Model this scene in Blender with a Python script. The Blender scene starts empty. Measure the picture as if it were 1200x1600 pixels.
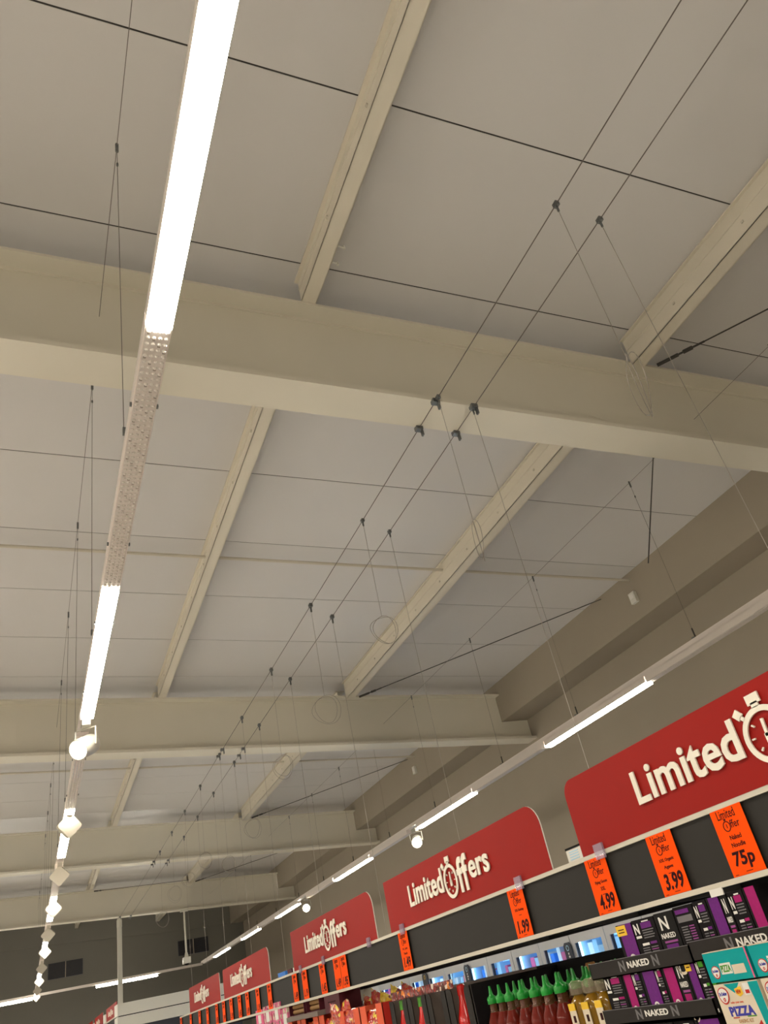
import bpy, math, random
from mathutils import Vector, Matrix
random.seed(7)
C = bpy.context.scene.collection
H = 1.6                      # eye height of the photographer above the floor (m)
SL = -0.0477                 # fall of the roof towards the right-hand wall

# ------------------------------------------------------------------ camera, world, exposure
cam = bpy.data.cameras.new('camera'); cam_o = bpy.data.objects.new('camera', cam); C.objects.link(cam_o)
cam_o.location = (0, 0, H)
cam_o.rotation_mode = 'XYZ'
cam_o.rotation_euler = (math.radians(121.695), math.radians(10.947), math.radians(-20.9645))
cam.sensor_fit = 'VERTICAL'; cam.sensor_height = 36.0; cam.sensor_width = 27.0
cam.lens = 36.0 * 1228.08 / 1600.0
cam.clip_start = 0.02; cam.clip_end = 200
bpy.context.scene.camera = cam_o
wd = bpy.data.worlds.new('world'); bpy.context.scene.world = wd; wd.use_nodes = True
wd.node_tree.nodes['Background'].inputs[0].default_value = (0.9, 0.95, 1.0, 1)
wd.node_tree.nodes['Background'].inputs[1].default_value = 0.0
vs = bpy.context.scene.view_settings
vs.view_transform = 'Standard'; vs.look = 'None'; vs.exposure = 1.32; vs.gamma = 1.0; vs.use_curve_mapping = False
LED = 26.0                   # strength of the linear LED units
LEDC = (1.0, 0.93, 0.80)

# ------------------------------------------------------------------ materials
def mat(name, col, rough=0.6, metal=0.0, var=0.04, scale=6.0, bump=0.0, emit=None, es=0.0, trans=0.0, coat=0.0, col2=None, alpha=1.0, spec=0.5):
    m = bpy.data.materials.new(name); m.use_nodes = True
    nt = m.node_tree; b = nt.nodes['Principled BSDF']
    b.inputs['Roughness'].default_value = rough; b.inputs['Metallic'].default_value = metal
    b.inputs['Coat Weight'].default_value = coat
    b.inputs['Specular IOR Level'].default_value = spec
    b.inputs['Transmission Weight'].default_value = trans
    b.inputs['Alpha'].default_value = alpha
    tc = nt.nodes.new('ShaderNodeTexCoord'); n = nt.nodes.new('ShaderNodeTexNoise')
    n.inputs['Scale'].default_value = scale; n.inputs['Detail'].default_value = 4
    nt.links.new(tc.outputs['Object'], n.inputs['Vector'])
    mx = nt.nodes.new('ShaderNodeMix'); mx.data_type = 'RGBA'
    c2 = col2 if col2 else tuple(max(0, c * (1 - var * 2.5)) for c in col)
    mx.inputs[6].default_value = (*col, 1); mx.inputs[7].default_value = (*c2, 1)
    nt.links.new(n.outputs['Fac'], mx.inputs[0]); nt.links.new(mx.outputs[2], b.inputs['Base Color'])
    if bump:
        bp = nt.nodes.new('ShaderNodeBump'); bp.inputs['Strength'].default_value = bump; bp.inputs['Distance'].default_value = 0.01
        nt.links.new(n.outputs['Fac'], bp.inputs['Height']); nt.links.new(bp.outputs['Normal'], b.inputs['Normal'])
    if emit:
        b.inputs['Emission Color'].default_value = (*emit, 1); b.inputs['Emission Strength'].default_value = es
    return m
M = {}
M['ceil'] = mat('ceiling_panel_paint', (0.68, 0.66, 0.645), 0.38, var=0.03, scale=0.8)
M['gap'] = mat('dark_joint', (0.05, 0.045, 0.04), 0.8)
M['beam'] = mat('cream_steel_paint', (0.78, 0.735, 0.62), 0.45, var=0.04, scale=1.5)
M['purlin'] = mat('pale_steel_paint', (0.78, 0.72, 0.60), 0.45, var=0.05, scale=2.5)
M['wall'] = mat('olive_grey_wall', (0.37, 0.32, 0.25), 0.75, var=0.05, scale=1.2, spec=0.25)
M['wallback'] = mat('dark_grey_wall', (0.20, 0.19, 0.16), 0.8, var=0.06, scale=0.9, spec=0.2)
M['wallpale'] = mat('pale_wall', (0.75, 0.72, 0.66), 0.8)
M['floor'] = mat('floor_tile', (0.80, 0.77, 0.72), 0.35, var=0.05, scale=3)
M['track'] = mat('white_track_paint', (0.92, 0.84, 0.78), 0.4)
M['lens'] = mat('clear_lens', (0.80, 0.73, 0.68), 0.45, var=0.1, scale=60, coat=0.0, spec=0.3)
M['lensdot'] = mat('lens_bump', (0.92, 0.86, 0.80), 0.06, var=0.1, scale=60, coat=1.0)
M['lensdark'] = mat('lens_rim', (0.42, 0.37, 0.33), 0.25)
M['led'] = mat('led_strip', (0.9, 0.9, 0.9), 0.4, emit=LEDC, es=LED)
M['spotlens'] = mat('spot_lens', (0.9, 0.9, 0.9), 0.3, emit=(1.0, 0.82, 0.55), es=30)
M['softlens'] = mat('soft_lens', (0.9, 0.88, 0.8), 0.3, emit=(1.0, 0.82, 0.55), es=2.5)
M['squarehead'] = mat('square_spot_housing', (0.62, 0.57, 0.47), 0.6, spec=0.2)
M['spotwhite'] = mat('spot_housing', (0.50, 0.475, 0.41), 0.4)
M['wire'] = mat('steel_cable', (0.20, 0.18, 0.16), 0.4, metal=0.6)
M['wirepale'] = mat('pale_steel_wire', (0.42, 0.38, 0.33), 0.35, metal=0.5)
M['grip'] = mat('zinc_clamp', (0.20, 0.21, 0.21), 0.35, metal=0.7)
M['rod'] = mat('dark_rod', (0.05, 0.045, 0.04), 0.5)
M['red'] = mat('red_sign', (0.33, 0.012, 0.008), 0.5, var=0.03, scale=3, spec=0.12)
M['redfoil'] = mat('red_card', (0.55, 0.03, 0.02), 0.4, spec=0.2)
M['cream'] = mat('cream_letter', (0.90, 0.84, 0.72), 0.5)
M['edge'] = mat('white_edge', (0.88, 0.84, 0.76), 0.5)
M['strip'] = mat('cream_profile', (0.66, 0.61, 0.51), 0.45, spec=0.3)
M['dark'] = mat('dark_grey_panel', (0.030, 0.027, 0.024), 0.6, var=0.05, spec=0.2)
M['black'] = mat('black_card', (0.008, 0.007, 0.007), 0.6, spec=0.15)
M['traycard'] = mat('tray_card', (0.022, 0.018, 0.016), 0.6, spec=0.2)
M['blackcard'] = mat('charcoal_card', (0.006, 0.004, 0.005), 0.8, spec=0.2)
M['tag'] = mat('orange_paper', (1.0, 0.085, 0.0), 0.7, var=0.01, spec=0.1)
M['ink'] = mat('dark_ink', (0.035, 0.006, 0.008), 0.7, spec=0.1)
M['clip'] = mat('clear_violet_clip', (0.42, 0.30, 0.42), 0.15, alpha=0.45, coat=0.3)
M['purple'] = mat('purple_card', (0.17, 0.014, 0.23), 0.4, var=0.15, scale=120, spec=0.2)
M['magenta'] = mat('magenta_card', (0.42, 0.006, 0.16), 0.4, var=0.12, scale=120, spec=0.2)
M['green'] = mat('green_card', (0.06, 0.30, 0.01), 0.4, spec=0.2)
M['greyink'] = mat('grey_ink', (0.16, 0.15, 0.155), 0.6)
M['mauve'] = mat('mauve_ink', (0.30, 0.05, 0.26), 0.6)
M['white'] = mat('white_card', (0.82, 0.79, 0.74), 0.5)
M['yellow'] = mat('yellow_card', (0.90, 0.55, 0.02), 0.5)
M['teal'] = mat('teal_card', (0.0, 0.36, 0.36), 0.5, var=0.05, scale=20, spec=0.15)
M['blue'] = mat('navy_ink', (0.03, 0.03, 0.36), 0.5)
M['pizzacream'] = mat('cream_card', (0.78, 0.66, 0.50), 0.5, var=0.08, scale=15)
M['salmon'] = mat('salmon_card', (0.80, 0.13, 0.06), 0.6, spec=0.15)
M['kraft'] = mat('kraft_card', (0.42, 0.20, 0.06), 0.8)
M['greycard'] = mat('grey_brown_card', (0.20, 0.155, 0.13), 0.8)
M['chocbrown'] = mat('biscuit_brown', (0.33, 0.17, 0.05), 0.7, bump=0.6, scale=50)
M['plum'] = mat('plum_card', (0.085, 0.012, 0.02), 0.5, spec=0.2)
M['pink'] = mat('pink_card', (0.80, 0.13, 0.28), 0.5, spec=0.2)
M['sauce'] = mat('chilli_sauce', (0.15, 0.010, 0.004), 0.4, coat=0.22, spec=0.1)
M['capgreen'] = mat('green_plastic', (0.004, 0.30, 0.025), 0.3)
M['capgreen2'] = mat('light_green_plastic', (0.12, 0.42, 0.05), 0.35)
M['ketchup'] = mat('ketchup_red', (0.62, 0.012, 0.010), 0.2, coat=0.6)
M['glassclear'] = mat('clear_plastic', (0.40, 0.33, 0.22), 0.08, alpha=0.35, coat=0.6)
M['neck'] = mat('clear_neck', (0.14, 0.05, 0.02), 0.10, coat=0.3, alpha=0.8, spec=0.3)
M['amber'] = mat('amber_syrup', (0.30, 0.15, 0.008), 0.12, coat=0.4, var=0.15, spec=0.3)
M['frz'] = mat('freezer_grey', (0.46, 0.46, 0.47), 0.35)
M['frzdark'] = mat('freezer_dark', (0.03, 0.035, 0.05), 0.3)
M['frzglow'] = mat('freezer_glow_wall', (0.6, 0.8, 1.0), 0.5, emit=(0.18, 0.50, 1.0), es=0.9)  # back wall itself glows, standing in for the lamp-lit interior
M['frzglow2'] = mat('freezer_light_tube', (0.9, 0.95, 1.0), 0.5, emit=(0.42, 0.72, 1.0), es=5.0)
M['liner'] = mat('freezer_liner', (0.45, 0.68, 0.92), 0.4)
M['bluebox'] = mat('blue_box', (0.03, 0.22, 0.75), 0.5)
M['ltblue'] = mat('pale_blue_box', (0.45, 0.72, 0.9), 0.5)
M['camw'] = mat('white_plastic', (0.72, 0.70, 0.62), 0.4)
M['vent'] = mat('vent_dark', (0.035, 0.03, 0.028), 0.7)
def foil(name, cols, scale):
    m = bpy.data.materials.new(name); m.use_nodes = True; nt = m.node_tree; b = nt.nodes['Principled BSDF']
    b.inputs['Roughness'].default_value = 0.25; b.inputs['Coat Weight'].default_value = 0.6
    tc = nt.nodes.new('ShaderNodeTexCoord'); v = nt.nodes.new('ShaderNodeTexVoronoi'); v.inputs['Scale'].default_value = scale
    r = nt.nodes.new('ShaderNodeValToRGB'); r.color_ramp.interpolation = 'CONSTANT'
    e = r.color_ramp.elements
    while len(e) < len(cols): e.new(0.5)
    for i, (p, c) in enumerate(cols): e[i].position = p; e[i].color = (*c, 1)
    nt.links.new(tc.outputs['Object'], v.inputs['Vector'])
    sp = nt.nodes.new('ShaderNodeSeparateColor'); nt.links.new(v.outputs['Color'], sp.inputs[0])
    nt.links.new(sp.outputs[0], r.inputs[0]); nt.links.new(r.outputs[0], b.inputs['Base Color'])
    bp = nt.nodes.new('ShaderNodeBump'); bp.inputs['Strength'].default_value = 0.7; bp.inputs['Distance'].default_value = 0.01
    nt.links.new(v.outputs['Distance'], bp.inputs['Height']); nt.links.new(bp.outputs['Normal'], b.inputs['Normal'])
    return m
M['foilred'] = foil('red_foil', [(0, (0.50, 0.02, 0.01)), (0.55, (0.62, 0.10, 0.02)), (0.75, (0.75, 0.45, 0.25)), (0.88, (0.85, 0.62, 0.05))], 60)
M['foilyel'] = foil('yellow_foil', [(0, (0.85, 0.50, 0.01)), (0.6, (0.90, 0.62, 0.03)), (0.85, (0.25, 0.02, 0.01))], 50)
M['foodprint'] = foil('printed_band', [(0, (0.20, 0.012, 0.008)), (0.5, (0.10, 0.02, 0.01)), (0.70, (0.70, 0.20, 0.02)), (0.84, (0.75, 0.62, 0.5)), (0.93, (0.5, 0.02, 0.01))], 38)
M['pinkprint'] = foil('pink_print', [(0, (0.80, 0.12, 0.28)), (0.5, (0.80, 0.20, 0.34)), (0.68, (0.80, 0.66, 0.5)), (0.88, (0.30, 0.04, 0.06))], 45)

# ------------------------------------------------------------------ mesh builder
class MB:
    def __init__(s): s.v = []; s.f = []; s.m = []; s.ms = []
    def mi(s, k):
        if k not in s.ms: s.ms.append(k)
        return s.ms.index(k)
    def add(s, vs_, fs_, k):
        o = len(s.v); s.v += [tuple(p) for p in vs_]; i = s.mi(k)
        for f in fs_: s.f.append(tuple(a + o for a in f)); s.m.append(i)
        return s
    def box(s, x0, x1, y0, y1, z0, z1, k):
        vs_ = [(x, y, z) for x in (x0, x1) for y in (y0, y1) for z in (z0, z1)]
        return s.add(vs_, [(0, 1, 3, 2), (4, 6, 7, 5), (0, 4, 5, 1), (2, 3, 7, 6), (0, 2, 6, 4), (1, 5, 7, 3)], k)
    def slab(s, x0, x1, y0, y1, z0, z1, k):      # box that follows the roof slope
        vs_ = [(x, y, z + SL * x) for x in (x0, x1) for y in (y0, y1) for z in (z0, z1)]
        return s.add(vs_, [(0, 1, 3, 2), (4, 6, 7, 5), (0, 4, 5, 1), (2, 3, 7, 6), (0, 2, 6, 4), (1, 5, 7, 3)], k)
    def tube(s, p, q, r, k, n=6, r2=None):
        p = Vector(p); q = Vector(q); d = (q - p).normalized()
        a = d.orthogonal().normalized(); b = d.cross(a); r2 = r if r2 is None else r2
        vs_ = []
        for c, rr in ((p, r), (q, r2)):
            for i in range(n):
                t = 2 * math.pi * i / n; vs_.append(c + (a * math.cos(t) + b * math.sin(t)) * rr)
        fs_ = [(i, (i + 1) % n, n + (i + 1) % n, n + i) for i in range(n)] + [tuple(range(n))[::-1], tuple(range(n, 2 * n))]
        return s.add(vs_, fs_, k)
    def path(s, pts, r, k, n=5, closed=False):
        pts = [Vector(p) for p in pts]; N = len(pts); vs_ = []
        for i, p in enumerate(pts):
            d = (pts[(i + 1) % N] - pts[i - 1]) if closed else (pts[min(i + 1, N - 1)] - pts[max(i - 1, 0)])
            d.normalize(); a = d.cross(Vector((0.31, 0.47, 0.83))).normalized(); b = d.cross(a)
            for j in range(n):
                t = 2 * math.pi * j / n; vs_.append(p + (a * math.cos(t) + b * math.sin(t)) * r)
        fs_ = []
        for i in range(N if closed else N - 1):
            i2 = (i + 1) % N
            for j in range(n): fs_.append((i * n + j, i * n + (j + 1) % n, i2 * n + (j + 1) % n, i2 * n + j))
        return s.add(vs_, fs_, k)
    def lathe(s, c, prof, k, n=20, sx=1.0, sy=1.0, axis=None):
        c = Vector(c); R = Matrix.Identity(3)
        if axis is not None: R = Vector((0, 0, 1)).rotation_difference(Vector(axis).normalized()).to_matrix()
        vs_ = []
        for r, z in prof:
            for i in range(n):
                t = 2 * math.pi * i / n; vs_.append(c + R @ Vector((r * math.cos(t) * sx, r * math.sin(t) * sy, z)))
        fs_ = []
        for a in range(len(prof) - 1):
            for i in range(n): fs_.append((a * n + i, a * n + (i + 1) % n, (a + 1) * n + (i + 1) % n, (a + 1) * n + i))
        fs_.append(tuple(range(n))[::-1]); fs_.append(tuple(range((len(prof) - 1) * n, len(prof) * n)))
        return s.add(vs_, fs_, k)
    def prism(s, poly, f0, f1, k):               # poly: list of 2D points, f0/f1 map a point to 3D
        n = len(poly); vs_ = [f0(*p) for p in poly] + [f1(*p) for p in poly]
        return s.add(vs_, [tuple(range(n)), tuple(range(n, 2 * n))[::-1]] + [(i, n + i, n + (i + 1) % n, (i + 1) % n) for i in range(n)], k)
    def build(s, name, parent=None, smooth=False, loc=None):
        me = bpy.data.meshes.new(name); me.from_pydata(s.v, [], s.f); me.update()
        for k in s.ms: me.materials.append(M[k])
        for p, i in zip(me.polygons, s.m): p.material_index = i; p.use_smooth = smooth
        import bmesh
        bm = bmesh.new(); bm.from_mesh(me); bmesh.ops.recalc_face_normals(bm, faces=bm.faces); bm.to_mesh(me); bm.free()
        if smooth:
            try: me.set_sharp_from_angle(angle=math.radians(40))
            except Exception: pass
        o = bpy.data.objects.new(name, me); C.objects.link(o)
        if loc: o.location = loc
        if parent: o.parent = parent
        return o
def tag(o, label, cat, group=None):
    o['label'] = label; o['category'] = cat
    if group: o['group'] = group
    return o
def struct(o): o['kind'] = 'structure'; return o
def empty(name, loc, label, cat, group=None):
    o = bpy.data.objects.new(name, None); C.objects.link(o); o.location = loc; o.empty_display_size = 0.05
    return tag(o, label, cat, group)
def copy_thing(o, loc, label, group=None):
    c = o.copy(); C.objects.link(c); c.location = loc; c['label'] = label
    if group: c['group'] = group
    for ch in o.children:
        d = ch.copy(); C.objects.link(d); d.parent = c
        for g in ch.children:
            e = g.copy(); C.objects.link(e); e.parent = d
    return c
NTH = ['nearest', 'second nearest', 'third nearest', 'fourth nearest', 'fifth nearest', 'sixth nearest', 'seventh nearest', 'eighth nearest', 'ninth nearest', 'tenth nearest', 'eleventh nearest', 'twelfth nearest', 'thirteenth nearest', 'fourteenth nearest', 'fifteenth nearest', 'sixteenth nearest', 'seventeenth nearest', 'eighteenth nearest']

# text as flat raised mesh, placed on a face that looks towards -x: u runs towards -y, v runs up
_tc = {}
def glyphs(s, bold):
    key = (s, bold)
    if key in _tc: return _tc[key]
    cu = bpy.data.curves.new('t', 'FONT'); cu.body = s; cu.size = 1; cu.offset = bold; cu.resolution_u = 3; cu.space_character = 1.0 + bold * 1.5
    ob = bpy.data.objects.new('t', cu); C.objects.link(ob)
    bpy.context.view_layer.update()
    dg = bpy.context.evaluated_depsgraph_get(); me = bpy.data.meshes.new_from_object(ob.evaluated_get(dg))
    vs_ = [(v.co.x, v.co.y) for v in me.vertices]; fs_ = [tuple(p.vertices) for p in me.polygons]
    ed = {}
    for f in fs_:
        for a, b in zip(f, f[1:] + f[:1]): ed[(a, b)] = 1
    border = [(a, b) for (a, b) in ed if (b, a) not in ed]
    bpy.data.objects.remove(ob); bpy.data.curves.remove(cu); bpy.data.meshes.remove(me)
    x0 = min(v[0] for v in vs_); x1 = max(v[0] for v in vs_); y0 = min(v[1] for v in vs_); y1 = max(v[1] for v in vs_)
    _tc[key] = ([((a - x0) / (x1 - x0), (b - y0) / (y1 - y0)) for a, b in vs_], fs_, border)
    return _tc[key]
def text(mb, s, X, y, z, w, h, k, t=0.001, bold=0.0, shear=0.0, base=0.0, stand=0.0):
    vs_, fs_, br = glyphs(s, bold); n = len(vs_)
    P = [(X - t - stand, y - (u * w + shear * v * h), z + v * h + base * u * w) for u, v in vs_]
    Q = [(X + 0.0001 - stand, y - (u * w + shear * v * h), z + v * h + base * u * w) for u, v in vs_]
    mb.add(P + Q, list(fs_) + [(a, b, b + n, a + n) for a, b in br], k)
def rect(mb, X, y, z, w, h, k, t=0.0006): mb.box(X - t, X + 0.0001, y - w, y, z, z + h, k)
def ring(mb, X, y, z, r0, r1, k, t, n=32, sy=1.0):
    vs_ = []
    for xx in (X - t, X):
        for r in (r0, r1):
            for i in range(n):
                a = 2 * math.pi * i / n; vs_.append((xx, y - math.cos(a) * r * sy, z + math.sin(a) * r))
    fs_ = []
    for i in range(n):
        j = (i + 1) % n
        fs_ += [(i, j, n + j, n + i), (2 * n + i, 2 * n + j, 3 * n + j, 3 * n + i), (n + i, n + j, 3 * n + j, 3 * n + i), (i, j, 2 * n + j, 2 * n + i)]
    mb.add(vs_, fs_, k)

# ------------------------------------------------------------------ the building
HC, HT, HB = 3.62 + H, 3.466 + H, 2.84 + H       # ceiling, top and bottom of the roof beams at x = 0
XL, XR, YB, YF = -12.0, 6.25, -7.0, 27.4
m = MB()                                          # ceiling of metre-wide panels with recessed joints
ys = [YB] + [0.77 + k for k in range(-7, 27) if 0.77 + k < YF] + [YF]
ys = sorted(set(ys))
for a, b in zip(ys[:-1], ys[1:]): m.slab(XL, XR + 0.1, a + 0.0045, b - 0.0045, HC, HC + 0.02, 'ceil')
m.slab(XL, XR + 0.1, YB, YF, HC + 0.003, HC + 0.10, 'gap')
struct(m.build('ceiling'))
struct(MB().box(XL, XR, YB, YF, -0.1, 0, 'floor').build('floor'))
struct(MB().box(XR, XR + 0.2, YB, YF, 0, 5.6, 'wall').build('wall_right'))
struct(MB().box(XL - 0.2, XL, YB, YF, 0, 6.2, 'wallpale').build('wall_left'))
struct(MB().box(XL, XR, YB - 0.2, YB, 0, 6.2, 'wallpale').build('wall_rear'))
m = MB().box(XL, XR, YF, YF + 0.2, 0, 6.2, 'wallback')
m.slab(XL, XR, YF - 0.05, YF, 3.10 + H, HC - 0.001, 'wallback')
struct(m.build('wall_back'))
m = MB()
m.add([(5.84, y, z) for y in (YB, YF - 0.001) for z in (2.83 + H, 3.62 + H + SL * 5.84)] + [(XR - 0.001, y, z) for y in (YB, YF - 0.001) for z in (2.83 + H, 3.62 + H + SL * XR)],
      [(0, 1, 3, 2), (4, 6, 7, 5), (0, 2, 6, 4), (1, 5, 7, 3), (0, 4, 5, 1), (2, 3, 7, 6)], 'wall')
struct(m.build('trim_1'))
# roof beams
for i in range(-1, 4):
    y0 = 2.905 + 6.12 * i; yc = y0 + 0.12; x1 = XR
    m = MB()
    m.slab(XL, x1, y0, y0 + 0.24, HB, HB + 0.030, 'beam'); m.slab(XL, x1, y0, y0 + 0.24, HT - 0.018, HT, 'beam')
    m.slab(XL, x1, yc - 0.006, yc + 0.006, HB + 0.030, HT - 0.018, 'beam')
    for s_ in (-1, 1):                           # root fillets
        for zz, dz in ((HB + 0.030, 0.018), (HT - 0.036, 0.018)):
            m.slab(XL, x1, yc + s_ * 0.006 - 0.009, yc + s_ * 0.006 + 0.009, zz, zz + dz, 'beam')
    o = m.build('roof_beam')
    if i >= 0: tag(o, ['deep cream steel roof beam nearest overhead, behind the lit LED strip', 'second cream roof beam, crossing just above the cylindrical spotlight', 'third cream roof beam, between the two runs of coiled wire', 'farthest cream roof beam, with the white post under it'][i], 'beam', 'steel roof beams')
    else: tag(o, 'cream steel roof beam above and behind the photographer', 'beam', 'steel roof beams')
# purlins
bay = ['first bay overhead', 'bay past the nearest beam', 'bay past the second beam', 'bay past the third beam', 'bay at the back wall']
for i in range(0, 5):
    ya = 2.905 + 6.12 * (i - 1) + (0.24 if i else 0.24); yb = 2.905 + 6.12 * i if i < 4 else YF
    for j, (x0, w, d, who) in enumerate(((-3.28, 0.09, 0.154, 'far left'), (-0.99, 0.09, 0.154, 'left'), (1.304, 0.088, 0.154, 'narrow pale purlin'), (3.595, 0.10, 0.215, 'wide pale purlin'))):
        zt = HC; zb = HC - d; m = MB()
        a, b = ya - 0.02, yb + 0.0
        if d > 0.2: a, b = ya + 0.002, yb - 0.03
        m.slab(x0, x0 + 0.006, a, b, zb, zt, 'purlin'); m.slab(x0, x0 + w, a, b, zb, zb + 0.006, 'purlin')
        m.slab(x0 + w - 0.006, x0 + w, a, b, zb, zb + 0.03, 'purlin')
        m.slab(x0 - 0.022, x0, a, b, zt - 0.012, zt - 0.002, 'purlin'); m.slab(x0 - 0.004, x0, a, b, zb + d * 0.55, zb + d * 0.62, 'purlin')
        m.slab(x0 + 0.006, x0 + w, a, b, zt - 0.01, zt, 'purlin')
        yy = a + 0.4
        while yy < b - 0.2: m.slab(x0 - 0.008, x0, yy, yy + 0.016, zb + d * 0.3, zb + d * 0.3 + 0.014, 'strip'); yy += 0.62
        o = m.build('roof_purlin')
        nm = ['purlin far over the next aisle, in the ' , 'purlin over the next aisle, in the ', 'narrow pale purlin nearer the big LED strip, in the ', 'wide pale purlin nearer the right wall, in the '][j]
        tag(o, (nm.replace('%s ', '')) + bay[i], 'purlin', 'roof purlins')
# thin cross tubes under the ceiling
for k, y in enumerate((5.93, 12.02, 18.1)):
    for x0, x1, who in ((-4.0, 3.68, 'long'), (3.76, 5.838, 'short')):
        z = lambda x: HC - 0.075 + SL * x
        m = MB().tube((x0, y, z(x0)), (x1, y, z(x1)), 0.014, 'strip', 8)
        tag(m.build('cross_tube'), '%s thin cream tube crossing the %s' % ('long' if who == 'long' else 'short wall-side', bay[k + 1]), 'tube', 'thin cross tubes')
# diagonal brace rods with turnbuckles
for k, (xa, ya_, za, xb, yb_, zb_) in enumerate(((3.77, 2.84, 3.22, 5.83, 0.30, 3.31), (3.76, 8.95, 3.24, 5.83, 6.43, 3.30), (3.76, 15.05, 3.25, 5.83, 12.3, 3.30), (3.76, 21.2, 3.25, 5.83, 18.5, 3.30), (1.42, 21.2, 3.36, 3.55, 20.9, 3.26))):
    p = Vector((xa, ya_, za + H)); q = Vector((xb, yb_, zb_ + H)); d = (q - p)
    rt = tag(MB().tube(p + d * 0.10, q, 0.0055, 'rod', 6).build('brace_rod'), 'thin black diagonal brace rod %s' % ['from the nearest beam up towards the right wall', 'from the second beam towards the right wall', 'from the third beam towards the right wall', 'from the farthest beam towards the right wall', 'between the two purlins at the farthest beam'][k], 'brace rod', 'brace rods')
    m = MB().tube(p + d * 0.055, p + d * 0.075, 0.014, 'rod', 8).tube(p + d * 0.075, p + d * 0.10, 0.008, 'rod', 6)
    m.tube(p + d * 0.045, p + d * 0.055, 0.008, 'rod', 6).build('turnbuckle', rt)
    MB().tube(p, p + d * 0.045, 0.014, 'rod', 6).build('end_fork', rt)
# back wall grilles, post, camera pole, soffit sensors
for k, (x0, x1) in enumerate(((0.61, 1.53), (4.22, 5.12))):
    m = MB().box(x0, x1, YF - 0.03, YF, 2.20 + H, 2.60 + H, 'frzdark')
    o = tag(m.build('wall_vent'), ['dark twin wall vent beside the far end of the LED row', 'dark wall vent behind the hanging camera pole'][k], 'vent')
    m = MB()
    for q in range(14): m.box(x0 + 0.02, x1 - 0.02, YF - 0.05, YF - 0.03, 2.22 + H + q * 0.027, 2.232 + H + q * 0.027, 'vent')
    m.build('slats', o, )
    MB().box((x0 + x1) / 2 - 0.01, (x0 + x1) / 2 + 0.01, YF - 0.055, YF - 0.03, 2.2 + H, 2.6 + H, 'wall').build('mullion', o)
o = empty('steel_post', (1.99, 21.4, 0), 'white steel post under the farthest roof beam', 'post')
b_ = MB().box(-0.05, 0.05, -0.05, 0.05, 0, 2.66 + H, 'camw').build('shaft', o)
MB().lathe((0, 0, 2.66 + H), [(0.06, -0.12), (0.06, 0.02), (0.045, 0.06)], 'camw', 12).build('cap', o)
o = empty('security_camera', (3.48, 21.4, 1.55 + H), 'white security camera box on a long drop pole from the farthest beam', 'camera')
MB().tube((0, 0, 0.11), (0, 0, 1.18), 0.024, 'camw', 10).build('drop_pole', o)
MB().box(-0.09, 0.09, -0.06, 0.06, 1.10, 1.13, 'camw').build('mounting_plate', o)
MB().box(-0.085, 0.085, -0.09, 0.09, -0.01, 0.12, 'camw').lathe((0, 0, 0.12), [(0.05, 0), (0.03, 0.10)], 'camw', 12).build('housing', o)
MB().lathe((0, 0, -0.05), [(0.02, 0), (0.05, 0.02), (0.06, 0.045)], 'black', 12).build('dome_lens', o)
for k, y in enumerate((5.94, 12.09)):
    o = tag(MB().box(5.80, 5.84, y - 0.045, y + 0.045, 3.0 + H, 3.12 + H, 'camw').build('wall_sensor'), ['small white sensor box on the bulkhead past the nearest beam', 'small white sensor box on the bulkhead past the second beam'][k], 'sensor')
    MB().box(5.795, 5.80, y - 0.03, y + 0.03, 3.05 + H, 3.10 + H, 'white').build('cover', o)

# ------------------------------------------------------------------ light rows
ZL = 1.55 + H
def lens_bumps(y0, y1, w, fine):
    m = MB(); step = 0.0225 if fine else 0.05; n = int((y1 - y0) / step); cols = 4
    for i in range(n):
        y = y0 + (i + 0.5) * step
        for c in range(cols):
            x = -w / 2 + (c + 0.5) * w / cols
            r = 0.0055
            m.lathe((x, y, 0), [(r * 1.05, 0.0), (r, -0.002), (r * 0.55, -0.005)], 'lensdot', 6)
            if (i * 3 + c * 5) % 4 == 0: m.box(x - 0.0035, x + 0.0035, y + 0.006, y + 0.009, -0.0035, 0, 'lensdark')
    return m
def led_unit(x, y0, y1, lit, label, fine=False, group='linear LED units'):
    o = empty('led_light', (x, (y0 + y1) / 2, ZL), label, 'light', group)
    L = (y1 - y0) / 2 - 0.004; w = 0.031
    MB().box(-w - 0.003, w + 0.003, -L, L, 0.006, 0.05, 'track').build('housing', o)
    if lit:
        MB().box(-w, w, -L, L, -0.010, 0.006, 'led').build('lit_lens', o)
    else:
        MB().box(-w, w, -L, L, 0.0, 0.006, 'lens').build('clear_lens', o)
        if fine: lens_bumps(-L, L, 2 * w, True).build('lens_bumps', o)
    for s_ in ((-1, 1) if fine else ()):
        for yy in (-L * 0.55, L * 0.55):
            MB().box(s_ * (w + 0.003), s_ * (w + 0.009), yy - 0.005, yy + 0.005, 0.006, 0.016, 'grip').build('clip', o)
    return o
def track(x, y0, y1, label):
    o = tag(MB().box(x - 0.028, x + 0.028, y0, y1, ZL + 0.05, ZL + 0.085, 'track').box(x - 0.034, x + 0.034, y0, y1, ZL + 0.047, ZL + 0.055, 'track').build('light_track'), label, 'light track')
    return o
def cover(x, y0, y1, par=None, lab=None):
    o = MB().box(x - 0.030, x + 0.030, y0, y1, ZL + 0.006, ZL + 0.05, 'track').build('blank_cover', par)
    return o
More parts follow.
